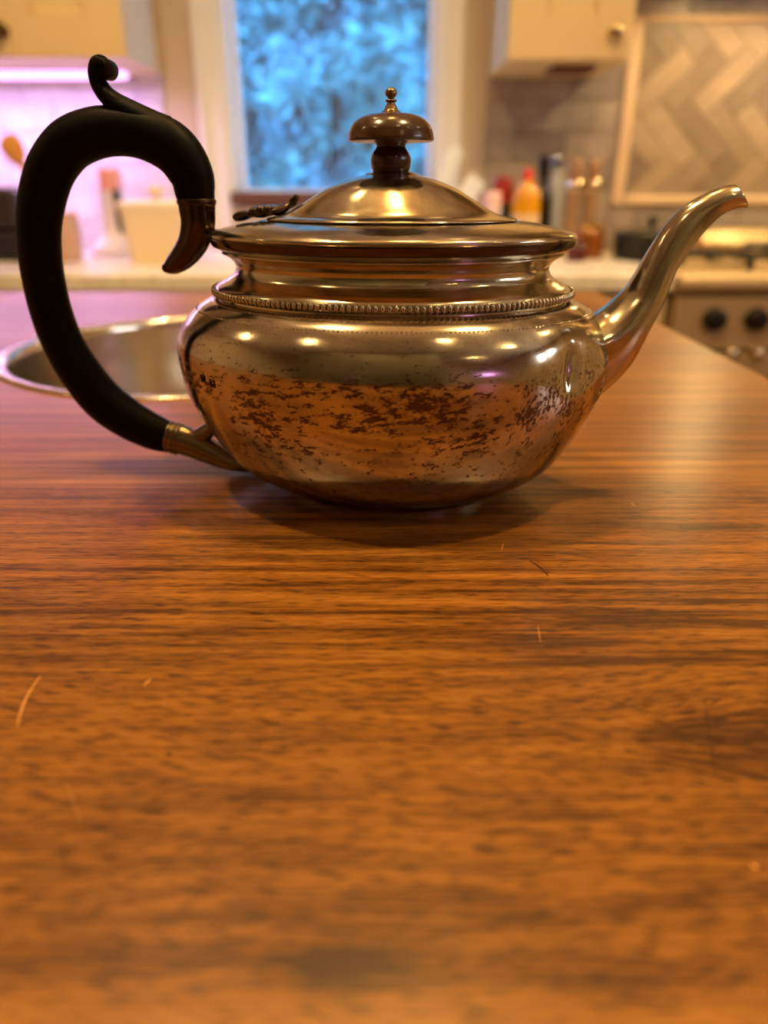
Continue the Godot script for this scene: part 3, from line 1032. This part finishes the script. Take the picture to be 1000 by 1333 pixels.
func cooker() -> void:
	var o := thing("range_cooker", "stainless steel range cooker with round black control knobs beside the island", "cooker")
	var x0 := 0.606
	var x1 := 1.51
	var brushed := mat(Color(0.72, 0.62, 0.47), 0.45, 0.55)
	slab("body", Vector3(x0, FLOOR + 0.06, WALL + 0.02), Vector3(x1, -0.075, -1.285), brushed, o, 0.003)
	slab("hob_top", Vector3(x0, -0.075, WALL + 0.02), Vector3(x1, -0.052, -1.262), brushed, o, 0.003)
	var ns := Shape.new() # rounded steel nose along the front of the hob
	ns.tube([Vector3(x0, -0.068, -1.262), Vector3(x1, -0.068, -1.262)], [Vector2(0.018, 0.018), Vector2(0.018, 0.018)], 28, Vector3(0, 1, 0))
	part("hob_nose", ns, brushed, o)
	slab("control_panel", Vector3(x0 + 0.004, -0.205, -1.285), Vector3(x1 - 0.004, -0.092, -1.262), brushed, o, 0.003)
	var kp := Shape.new()
	var bz := Basis(Vector3.RIGHT, PI / 2)
	kp.lathe([Vector2(0.0245, 0.0), Vector2(0.0245, 0.003), Vector2(0.022, 0.005), Vector2(0.0215, 0.020), Vector2(0.019, 0.023), Vector2(0.001, 0.0235)], 36, Vector3.ZERO, 1, 1, bz)
	kp.box(Vector3(0, 0, 0.026), Vector3(0.008, 0.038, 0.010), 0.002)
	var km := kp.mesh(black)
	for k in 9:
		var mi := MeshInstance3D.new()
		mi.name = "knob"
		mi.mesh = km
		mi.position = Vector3(0.694 + k * 0.088, -0.1405, -1.262)
		o.add_child(mi, true)
	slab("oven_door", Vector3(x0 + 0.01, FLOOR + 0.12, -1.285), Vector3(x1 - 0.01, -0.215, -1.262), brushed, o, 0.004)
	var rl := Shape.new()
	rl.tube([Vector3(x0 + 0.05, -0.262, -1.205), Vector3(x1 - 0.05, -0.262, -1.205)], [Vector2(0.012, 0.012), Vector2(0.012, 0.012)], 24, Vector3(0, 1, 0))
	for xx in [x0 + 0.10, x0 + 0.45, x1 - 0.10]:
		rl.box(Vector3(xx, -0.250, -1.235), Vector3(0.026, 0.024, 0.06), 0.006)
	part("towel_rail", rl, steel, o)
	for xx in [0.745, 0.800]:
		var cp := Shape.new()
		cp.lathe([Vector2(0.014, 0.0), Vector2(0.014, 0.010), Vector2(0.010, 0.014), Vector2(0.001, 0.015)], 24, Vector3(xx, -0.213, -1.262), 1, 1, bz)
		part("button", cp, mat(Color(0.85, 0.80, 0.70), 0.2, 1.0), o)
	for xx in [x0 + 0.05, x1 - 0.05]:
		slab("foot", Vector3(xx - 0.03, FLOOR, -1.9), Vector3(xx + 0.03, FLOOR + 0.06, -1.32), black, o, 0.003)
	# upright vent grille at the back with vertical slots
	var glare_steel := mat(Color(0.92, 0.84, 0.68), 0.32, 0.6)  # paler than the cooker steel, hood-lamp glare put into the colour
	slab("vent_back", Vector3(0.875, -0.052, -1.93), Vector3(1.49, 0.004, -1.905), brushed, o, 0.004)
	for k in 34:
		var s := Shape.new()
		s.box(Vector3(0.905 + k * 0.0168, 0, 0), Vector3(0.0110, 0.050, 0.016), 0.004, Transform3D(Basis(Vector3.RIGHT, -0.65), Vector3(0, -0.022, -1.893)))
		part("vent_slat", s, glare_steel, o)
	# cast-iron pan supports
	for c in [0.80, 1.06, 1.32]:
		for zz in [-1.48, -1.72]:
			if c == 0.80 and zz < -1.6: continue
			var s := Shape.new()
			for k in 4:
				s.box(Vector3(c, -0.030, zz), Vector3(0.22, 0.012, 0.012), 0.002, Transform3D(Basis(), Vector3(c, 0, zz)) * Transform3D(Basis(Vector3.UP, PI / 4 * k), Vector3.ZERO) * Transform3D(Basis(), Vector3(-c, 0, -zz)))
			for e in [[-0.11, 0], [0.11, 0], [0, -0.11], [0, 0.11]]:
				s.box(Vector3(c + e[0], -0.041, zz + e[1]), Vector3(0.014, 0.026, 0.014), 0.002)
			part("pan_support", s, black, o)
	var p := thing("griddle_pan", "black pan with an upright lid knob on the hob behind the teapot spout", "pan", Vector3(0.635, -0.0515, -1.60))
	var ps := Shape.new()
	ps.lathe(smooth([Vector2(0.001, 0.0), Vector2(0.058, 0.0), Vector2(0.066, 0.006), Vector2(0.070, 0.050), Vector2(0.073, 0.056), Vector2(0.070, 0.060)], 4), 48)
	part("body", ps, black, p)
	var pl := Shape.new()
	pl.lathe(smooth([Vector2(0.072, 0.058), Vector2(0.070, 0.064), Vector2(0.040, 0.070), Vector2(0.001, 0.072)], 4), 48)
	var lid := part("lid", pl, black, p)
	var pk := Shape.new()
	pk.lathe(smooth([Vector2(0.006, 0.070), Vector2(0.006, 0.082), Vector2(0.013, 0.090), Vector2(0.011, 0.098), Vector2(0.001, 0.100)], 4), 24, Vector3(0.018, 0, 0))
	part("knob", pk, black, lid)
	# hood above the panel
	var h := thing("cooker_hood", "cream cooker hood over the herringbone tile panel", "hood")
	slab("canopy", Vector3(0.60, 0.64, WALL), Vector3(1.52, 0.74, -1.50), paint, h, 0.004)
	slab("chimney", Vector3(0.85, 0.74, WALL), Vector3(1.27, CEIL, -1.62), paint, h, 0.004)
	for xx in [0.86, 1.26]:
		var d := Shape.new()
		d.lathe([Vector2(0.001, 0.639), Vector2(0.030, 0.639), Vector2(0.030, 0.645)], 24, Vector3(xx, 0, -1.66))
		part("lamp_lens", d, glow(WARM, 6.0), h)
		lamp_light(h, Vector3(xx, 0.625, -1.66), WARM, 0.32, 0.028, 78.0)

# ------------------------------------------------------------------ things on the stone worktop
func bottle(o: Node, prof: Array, m: Material, cap: Array, cm: Material, n := 32) -> void:
	var s := Shape.new()
	s.lathe(smooth(prof, 4), n)
	part("body", s, m, o)
	if cap.size():
		var c := Shape.new()
		c.lathe(smooth(cap, 3), n)
		part("cap", c, cm, o)

func clutter() -> void:
	# left of the window, under the pink strip light
	var t := thing("storage_tin", "cream tapered storage tin with a lid and loop knob on the left worktop", "tin", Vector3(-0.53, TOP, -1.53))
	var s := Shape.new()
	var rows := []
	for q in [[0.0, 0.136, 0.086], [0.004, 0.142, 0.092], [0.118, 0.160, 0.106], [0.121, 0.162, 0.108]]:
		var ring := PackedVector3Array()
		for k in 64:
			var a := TAU * k / 64
			var c := cos(a)
			var d := sin(a)
			ring.append(Vector3(signf(c) * pow(absf(c), 0.35) * q[1] / 2, q[0], signf(d) * pow(absf(d), 0.35) * q[2] / 2))
		rows.append(ring)
	s.grid(rows, true, 0, true, true)
	part("body", s, mat(Color(0.93, 0.86, 0.74), 0.4), t)
	s = Shape.new()
	rows = []
	for q in [[0.119, 0.170, 0.116], [0.128, 0.174, 0.118], [0.132, 0.168, 0.112], [0.136, 0.08, 0.05]]:
		var ring := PackedVector3Array()
		for k in 64:
			var a := TAU * k / 64
			var c := cos(a)
			var d := sin(a)
			ring.append(Vector3(signf(c) * pow(absf(c), 0.35) * q[1] / 2, q[0], signf(d) * pow(absf(d), 0.35) * q[2] / 2))
		rows.append(ring)
	s.grid(rows, true, 0, true, true)
	var lid := part("lid", s, mat(Color(0.92, 0.88, 0.82), 0.35), t)
	s = Shape.new()
	s.lathe(smooth([Vector2(0.008, 0.134), Vector2(0.007, 0.143), Vector2(0.017, 0.150), Vector2(0.018, 0.158), Vector2(0.012, 0.164), Vector2(0.001, 0.166)], 4), 28)
	part("knob", s, mat(Color(0.90, 0.82, 0.66), 0.3), lid)

	var d := thing("drinks_machine", "white upright drinks machine with a pink topped head beside the cream tin", "appliance", Vector3(-0.690, TOP, -1.70))
	s = Shape.new()
	s.lathe(smooth([Vector2(0.001, 0.0), Vector2(0.066, 0.0), Vector2(0.072, 0.008), Vector2(0.066, 0.024), Vector2(0.044, 0.050), Vector2(0.034, 0.085), Vector2(0.032, 0.150), Vector2(0.031, 0.152), Vector2(0.001, 0.153)], 4), 40)
	part("body", s, mat(Color(0.86, 0.82, 0.86), 0.3), d)
	s = Shape.new()
	s.lathe(smooth([Vector2(0.001, 0.152), Vector2(0.026, 0.152), Vector2(0.028, 0.156), Vector2(0.028, 0.198), Vector2(0.025, 0.205), Vector2(0.001, 0.207)], 4), 40)
	part("head", s, mat(Color(0.88, 0.62, 0.60), 0.4), d)
	s = Shape.new()
	s.box(Vector3(0.020, 0.105, 0.030), Vector3(0.018, 0.105, 0.012), 0.004)
	part("grip", s, mat(Color(0.13, 0.10, 0.13), 0.4), d)

	var u := thing("utensil_jar", "tan stoneware utensil jar holding kitchen tools at the far left", "jar", Vector3(-0.780, TOP, -1.56))
	s = Shape.new()
	s.lathe(smooth([Vector2(0.001, 0.0), Vector2(0.038, 0.0), Vector2(0.044, 0.008), Vector2(0.048, 0.060), Vector2(0.046, 0.100), Vector2(0.048, 0.106), Vector2(0.044, 0.107), Vector2(0.041, 0.100), Vector2(0.042, 0.010), Vector2(0.001, 0.008)], 4), 40, Vector3.ZERO, 1, 1, Basis(), false)
	part("body", s, mat(Color(0.76, 0.62, 0.52), 0.5), u)
	var sp := thing("wooden_spoon", "round headed pale wooden spoon leaning left out of the utensil jar", "spoon", Vector3(-0.768, TOP + 0.012, -1.56))
	sp.rotation.z = 0.36
	s = Shape.new()
	s.tube(smooth([Vector3(0, 0, 0), Vector3(0, 0.14, 0), Vector3(0, 0.215, 0)], 4), smooth([Vector2(.0055, .0055), Vector2(.005, .005), Vector2(.008, .006)], 4), 14)
	s.lathe(smooth([Vector2(0.001, 0.208), Vector2(0.018, 0.222), Vector2(0.027, 0.245), Vector2(0.025, 0.265), Vector2(0.012, 0.276), Vector2(0.001, 0.278)], 4), 28, Vector3.ZERO, 1, 0.35)
	part("body", s, mat(Color(0.80, 0.56, 0.30), 0.55), sp)
	var sl := thing("kitchen_spatula", "pale grey green spatula standing in the utensil jar", "spatula", Vector3(-0.790, TOP + 0.012, -1.55))
	sl.rotation.z = -0.10
	s = Shape.new()
	s.tube([Vector3(0, 0, 0), Vector3(0, 0.15, 0)], [Vector2(.005, .005), Vector2(.004, .004)], 12)
	part("handle", s, mat(Color(0.7, 0.7, 0.68), 0.4), sl)
	s = Shape.new()
	s.box(Vector3(0.0, 0.180, 0), Vector3(0.042, 0.070, 0.008), 0.004)
	part("blade", s, mat(Color(0.66, 0.72, 0.66), 0.4), sl)

	var k := thing("dark_appliance", "dark boxy appliance on the worktop at the far left edge", "appliance", Vector3(-0.93, TOP, -1.60))
	s = Shape.new()
	s.box(Vector3(0, 0.032, 0), Vector3(0.15, 0.064, 0.13), 0.008)
	part("base", s, mat(Color(0.05, 0.045, 0.09), 0.4), k)
	s = Shape.new()
	s.box(Vector3(-0.004, 0.114, 0), Vector3(0.135, 0.098, 0.115), 0.012)
	part("upper_body", s, mat(Color(0.16, 0.12, 0.13), 0.4), k)

	# right of the window
	var pale := mat(Color(0.86, 0.89, 0.94), 0.25)
	var pts = [[0.115, -1.74, -0.26, "tall pale blue white plastic scraper leaning by the right window casing", 0.250, 0.021], [0.128, -1.70, -0.56, "short pale plastic scraper tipped further over beside the taller one", 0.200, 0.023]]
	for q in pts:
		var b := thing("plastic_scraper", q[3], "scraper", Vector3(q[0], TOP + 0.013, q[1]))
		b.rotation.z = q[2]
		s = Shape.new()
		var hh: float = q[4]
		var rr: float = q[5]
		rows = []
		for e in [[0.0, 0.55], [0.004, 0.62], [hh * 0.55, 0.62], [hh * 0.68, 1.0], [hh - 0.012, 1.05], [hh - 0.003, 0.96], [hh, 0.80]]:
			var ring := PackedVector3Array()
			for kk in 32:
				var a := TAU * kk / 32
				ring.append(Vector3(cos(a) * rr * e[1], e[0], sin(a) * 0.006))
			rows.append(ring)
		s.grid(rows, true, 0, true, true)
		part("blade", s, pale, b)
	bottle(thing("spice_jar", "small jar with a dark red lid behind the leaning beakers", "jar", Vector3(0.235, TOP, -1.80)), [Vector2(0.001, 0), Vector2(0.02, 0), Vector2(0.022, 0.006), Vector2(0.022, 0.125), Vector2(0.018, 0.132)], mat(Color(0.75, 0.70, 0.72), 0.2), [Vector2(0.021, 0.130), Vector2(0.021, 0.160), Vector2(0.001, 0.162)], mat(Color(0.42, 0.05, 0.06), 0.4))
	bottle(thing("sauce_bottle", "dark green sauce bottle with a bright red cap between the jars", "bottle", Vector3(0.305, TOP, -1.75)), [Vector2(0.001, 0), Vector2(0.024, 0), Vector2(0.026, 0.006), Vector2(0.026, 0.105), Vector2(0.016, 0.130)], mat(Color(0.04, 0.12, 0.06), 0.15), [Vector2(0.024, 0.126), Vector2(0.026, 0.150), Vector2(0.022, 0.184), Vector2(0.001, 0.188)], mat(Color(0.60, 0.12, 0.07), 0.4))
	bottle(thing("spice_jar", "pale pink topped jar left of the red capped bottle", "jar", Vector3(0.262, TOP, -1.62)), [Vector2(0.001, 0), Vector2(0.02, 0), Vector2(0.022, 0.006), Vector2(0.022, 0.110), Vector2(0.018, 0.118)], mat(Color(0.80, 0.72, 0.76), 0.2), [Vector2(0.020, 0.116), Vector2(0.020, 0.150), Vector2(0.001, 0.152)], mat(Color(0.86, 0.72, 0.74), 0.4))
	var yb := thing("oil_bottle", "yellow squeezy oil bottle with a red tip and pale label", "bottle", Vector3(0.362, TOP, -1.72))
	bottle(yb, [Vector2(0.001, 0), Vector2(0.032, 0), Vector2(0.036, 0.008), Vector2(0.036, 0.130), Vector2(0.028, 0.158), Vector2(0.014, 0.178)], mat(Color(0.80, 0.56, 0.01), 0.2), [Vector2(0.013, 0.174), Vector2(0.014, 0.192), Vector2(0.007, 0.206), Vector2(0.001, 0.208)], mat(Color(0.80, 0.16, 0.10), 0.4))
	s = Shape.new()
	s.lathe([Vector2(0.0366, 0.03), Vector2(0.0370, 0.032), Vector2(0.0370, 0.098), Vector2(0.0366, 0.100)], 32, Vector3.ZERO, 1, 1, Basis(), false)
	part("label_band", s, mat(Color(0.80, 0.68, 0.56), 0.5), yb)
	bottle(thing("wine_bottle", "dark bottle with a black neck standing right of the yellow oil bottle", "bottle", Vector3(0.420, TOP, -1.81)), [Vector2(0.001, 0), Vector2(0.024, 0), Vector2(0.026, 0.008), Vector2(0.026, 0.120), Vector2(0.022, 0.146), Vector2(0.013, 0.172), Vector2(0.013, 0.195)], mat(Color(0.10, 0.08, 0.02), 0.12), [Vector2(0.0145, 0.192), Vector2(0.0155, 0.235), Vector2(0.001, 0.238)], mat(Color(0.03, 0.03, 0.05), 0.3))
	bottle(thing("glass_bottle", "tall clear grey blue glass bottle next to the dark bottle", "bottle", Vector3(0.460, TOP, -1.85)), [Vector2(0.001, 0), Vector2(0.020, 0), Vector2(0.022, 0.006), Vector2(0.022, 0.150), Vector2(0.013, 0.190), Vector2(0.013, 0.215)], mat(Color(0.66, 0.68, 0.76), 0.1), [Vector2(0.016, 0.213), Vector2(0.018, 0.232), Vector2(0.012, 0.240), Vector2(0.001, 0.241)], mat(Color(0.60, 0.62, 0.70), 0.15, 1.0))
	for q in [[0.492, "salt mill with a steel band, left of the matching pair by the cooker"], [0.538, "pepper mill with a steel band, right of the matching pair by the cooker"]]:
		var m := thing("spice_mill", q[1], "mill", Vector3(q[0], TOP, -1.76), "pair of spice mills")
		bottle(m, [Vector2(0.001, 0), Vector2(0.021, 0), Vector2(0.023, 0.006), Vector2(0.019, 0.06), Vector2(0.021, 0.145), Vector2(0.020, 0.150)], mat(Color(0.60, 0.48, 0.38), 0.15), [Vector2(0.018, 0.176), Vector2(0.019, 0.205), Vector2(0.014, 0.226), Vector2(0.001, 0.230)], mat(Color(0.60, 0.46, 0.36), 0.25))
		s = Shape.new()
		s.lathe(smooth([Vector2(0.020, 0.149), Vector2(0.0225, 0.156), Vector2(0.0225, 0.170), Vector2(0.020, 0.177)], 4), 32)
		part("metal_band", s, mat(Color(0.90, 0.84, 0.70), 0.06, 1.0), m)
	var aj := thing("honey_jar", "amber honey jar with a shiny gold lid behind the teapot rim", "jar", Vector3(0.510, TOP, -1.62))
	bottle(aj, [Vector2(0.001, 0), Vector2(0.030, 0), Vector2(0.034, 0.008), Vector2(0.034, 0.055), Vector2(0.028, 0.066)], mat(Color(0.48, 0.27, 0.07), 0.12), [Vector2(0.030, 0.064), Vector2(0.031, 0.078), Vector2(0.026, 0.082), Vector2(0.001, 0.083)], mat(Color(0.85, 0.66, 0.36), 0.06, 1.0))
	bottle(thing("spice_jar", "squat dark red jar in front of the amber honey jar", "jar", Vector3(0.462, TOP, -1.55)), [Vector2(0.001, 0), Vector2(0.022, 0), Vector2(0.024, 0.005), Vector2(0.024, 0.030), Vector2(0.020, 0.036)], mat(Color(0.30, 0.06, 0.05), 0.2), [Vector2(0.021, 0.034), Vector2(0.021, 0.044), Vector2(0.001, 0.045)], mat(Color(0.25, 0.10, 0.05), 0.3))

# ------------------------------------------------------------------ unseen but mirrored: pendant, second strip light; garden
func mirrored() -> void:
	var p := thing("pendant_lamp", "bare filament bulb pendant hanging over the island, mirrored in the teapot lid", "light", Vector3(0.02, 1.02, -0.22))
	var s := Shape.new()
	s.tube([Vector3(0, 0.10, 0), Vector3(0, CEIL - 1.02, 0)], [Vector2(.003, .003), Vector2(.003, .003)], 10, Vector3(0, 0, 1))
	part("cord", s, black, p)
	s = Shape.new()
	s.lathe(smooth([Vector2(0.016, 0.045), Vector2(0.018, 0.06), Vector2(0.016, 0.095), Vector2(0.004, 0.105)], 4), 24)
	part("socket", s, mat(Color(0.4, 0.3, 0.15), 0.3, 1.0), p)
	s = Shape.new()
	s.lathe(smooth([Vector2(0.001, -0.052), Vector2(0.010, -0.046), Vector2(0.012, 0.0), Vector2(0.010, 0.040), Vector2(0.001, 0.046)], 4), 24)
	part("bulb", s, glow(Color(1.0, 0.62, 0.16), 14.0), p)
	lamp_light(p, Vector3(0, 0.0, 0), Color(1.0, 0.76, 0.42), 0.28, 0.012)
	var dr := thing("person_placeholder", "tall dark olive dresser behind the camera, added for the person mirrored as a dark block in the teapot", "placeholder", Vector3(-0.40, FLOOR, 1.25))  # added block for the dark reflection of the person holding the camera
	var om := mat(Color(0.27, 0.25, 0.17), 0.5)
	slab("body", Vector3(-0.70, 0.06, -0.20), Vector3(0.70, 2.12, 0.20), om, dr, 0.006)
	slab("plinth", Vector3(-0.67, 0.0, -0.17), Vector3(0.67, 0.06, 0.17), black, dr, 0.004)
	for k in 2:
		var dx := -0.69 + k * 0.70
		var df := slab("door", Vector3(dx, 0.10, -0.222), Vector3(dx + 0.68, 2.08, -0.20), om, dr, 0.004)
		slab("handle", Vector3(dx + (0.62 if k == 0 else 0.03), 0.98, -0.245), Vector3(dx + (0.65 if k == 0 else 0.06), 1.14, -0.222), steel, df, 0.004)
	var l := thing("led_strip_light", "pinkish strip light on the wall behind the camera, mirrored in the teapot side", "light", Vector3(2.0, 0.50, 2.97))
	slab("casing", Vector3(-0.20, -0.05, 0.0), Vector3(0.20, 0.05, 0.03), white, l, 0.002)
	slab("lamp_strip", Vector3(-0.19, -0.045, -0.012), Vector3(0.19, 0.045, 0.0), glow(Color(0.96, 0.76, 1.0), 2.0), l, 0.003)
	var ar := AreaLight3D.new()
	ar.name = "lamp_light"
	ar.area_size = Vector2(0.38, 0.09)
	ar.position = Vector3(0, 0, -0.016)
	ar.light_color = Color(0.87, 0.60, 1.0)
	ar.light_energy = 0.15
	ar.shadow_enabled = true
	ar.area_range = 8.0
	l.add_child(ar)

func wall_lights() -> void:
	for k in 2:
		var o := thing("wall_light", "cool white square wall light %s, mirrored in the teapot shoulder" % ["nearer the window", "farther from the window"][k], "light", Vector3(2.2, 0.80, 0.30 + k * 0.42))
		slab("casing", Vector3(-0.03, -0.17, -0.14), Vector3(0.0, 0.17, 0.14), white, o, 0.004)
		slab("lamp_panel", Vector3(-0.042, -0.16, -0.13), Vector3(-0.03, 0.16, 0.13), glow(Color(0.95, 0.97, 1.0), 2.6), o, 0.004)
		var ar := AreaLight3D.new()
		ar.name = "lamp_light"
		ar.area_size = Vector2(0.26, 0.32)
		ar.position = Vector3(-0.046, 0, 0)
		ar.rotation.y = PI / 2
		ar.light_color = Color(0.95, 0.97, 1.0)
		ar.light_energy = 0.25
		ar.shadow_enabled = true
		ar.area_range = 8.0
		o.add_child(ar)

func garden() -> void:
	slab("ground_outside", Vector3(-9, FLOOR - 0.6, -12), Vector3(9, FLOOR - 0.3, WALL - 0.25), mat(Color(0.16, 0.20, 0.12), 0.9))
	var rng := RandomNumberGenerator.new()
	rng.seed = 21
	var leaf := Shape.new()
	for sg in [-1.0, 1.0]:
		leaf.tri(Vector3(0, -0.05, 0), Vector3(sg * 0.03, 0.0, 0.012), Vector3(0, 0.01, 0), Vector2.ZERO, Vector2.ZERO, Vector2.ZERO, 0)
		leaf.tri(Vector3(0, 0.01, 0), Vector3(sg * 0.03, 0.0, 0.012), Vector3(0, 0.055, -0.006), Vector2.ZERO, Vector2.ZERO, Vector2.ZERO, 0)
	var lm := mat(Color(1, 1, 1), 0.6)
	lm.vertex_color_use_as_albedo = true
	var nz := noise(8, 1.1, 3)
	for q in [["dense blue green evergreen hedge filling the view through the window", -4.6, -3.2, 2.6, 2.6, 75000, Color(0.29, 0.55, 0.54)], ["paler loose shrub in front of the hedge outside the window", -3.6, -0.55, 0.15, 0.75, 2200, Color(0.34, 0.62, 0.56)]]:
		var h := thing("garden_hedge" if q[5] > 5000 else "garden_shrub", q[0], "hedge" if q[5] > 5000 else "shrub")
		var mm := MultiMesh.new()
		mm.transform_format = MultiMesh.TRANSFORM_3D
		mm.use_colors = true
		mm.mesh = leaf.mesh(lm)
		mm.instance_count = q[5]
		for i in q[5]:
			var p := Vector3(rng.randf_range(q[2], q[3]), rng.randf_range(FLOOR - 0.3, q[4]), q[1] + rng.randf_range(-0.4, 0.3))
			p.z += nz.get_noise_3d(p.x, p.y, 0.0) * 0.5
			var b := Basis.from_euler(Vector3(rng.randf_range(-1, 1), rng.randf_range(-1.5, 1.5), rng.randf_range(-3, 3)))
			mm.set_instance_transform(i, Transform3D(b.scaled(Vector3.ONE * rng.randf_range(0.7, 1.3)), p))
			var t := nz.get_noise_3d(p.x * 1.3 + 9.0, p.y * 1.3, 4.0)
			var c: Color = q[6]
			c = c.lerp(Color(0.36, 0.44, 0.60), clampf(t * 1.1, 0, 1)).lerp(Color(0.14, 0.28, 0.36), clampf(-t * 1.2, 0, 1))
			mm.set_instance_color(i, c * rng.randf_range(0.9, 1.1))
		var mi := MultiMeshInstance3D.new()
		mi.name = "foliage"
		mi.multimesh = mm
		mi.set_meta("kind", "stuff")
		h.add_child(mi)
		var st := Shape.new()
		for k in 4:
			var xx: float = lerpf(q[2], q[3], (k + 0.5) / 4.0)
			st.tube([Vector3(xx, FLOOR - 0.32, q[1] - 0.1), Vector3(xx + 0.05, q[4] * 0.7, q[1] - 0.1)], [Vector2(.05, .05), Vector2(.02, .02)], 10)
		part("stems", st, mat(Color(0.16, 0.11, 0.08), 0.9), h)

# ------------------------------------------------------------------
func _ready() -> void:
	set_view()
	downlights()
	paint = mat(Color(0.79, 0.70, 0.54), 0.45)
	white = mat(Color(0.88, 0.88, 0.87), 0.35)
	steel = mat(Color(0.70, 0.67, 0.62), 0.22, 1.0)
	black = mat(Color(0.025, 0.024, 0.026), 0.35)
	tiles = [marble(Color(0.58, 0.54, 0.52), Color(0.48, 0.45, 0.44), 1), marble(Color(0.52, 0.48, 0.46), Color(0.43, 0.40, 0.39), 2), marble(Color(0.62, 0.57, 0.54), Color(0.52, 0.49, 0.47), 3)]
	panel_tiles = [marble(Color(0.57, 0.50, 0.43), Color(0.50, 0.44, 0.38), 4), marble(Color(0.51, 0.445, 0.38), Color(0.45, 0.39, 0.33), 5), marble(Color(0.62, 0.545, 0.465), Color(0.56, 0.49, 0.42), 6)]
	pale_tiles = [marble(Color(0.86, 0.83, 0.86), Color(0.76, 0.73, 0.76), 7), marble(Color(0.82, 0.79, 0.82), Color(0.72, 0.69, 0.72), 8)]
	make_wood()
	room()
	island()
	teapot()
	cabinets()
	cooker()
	clutter()
	mirrored()
	wall_lights()
	garden()
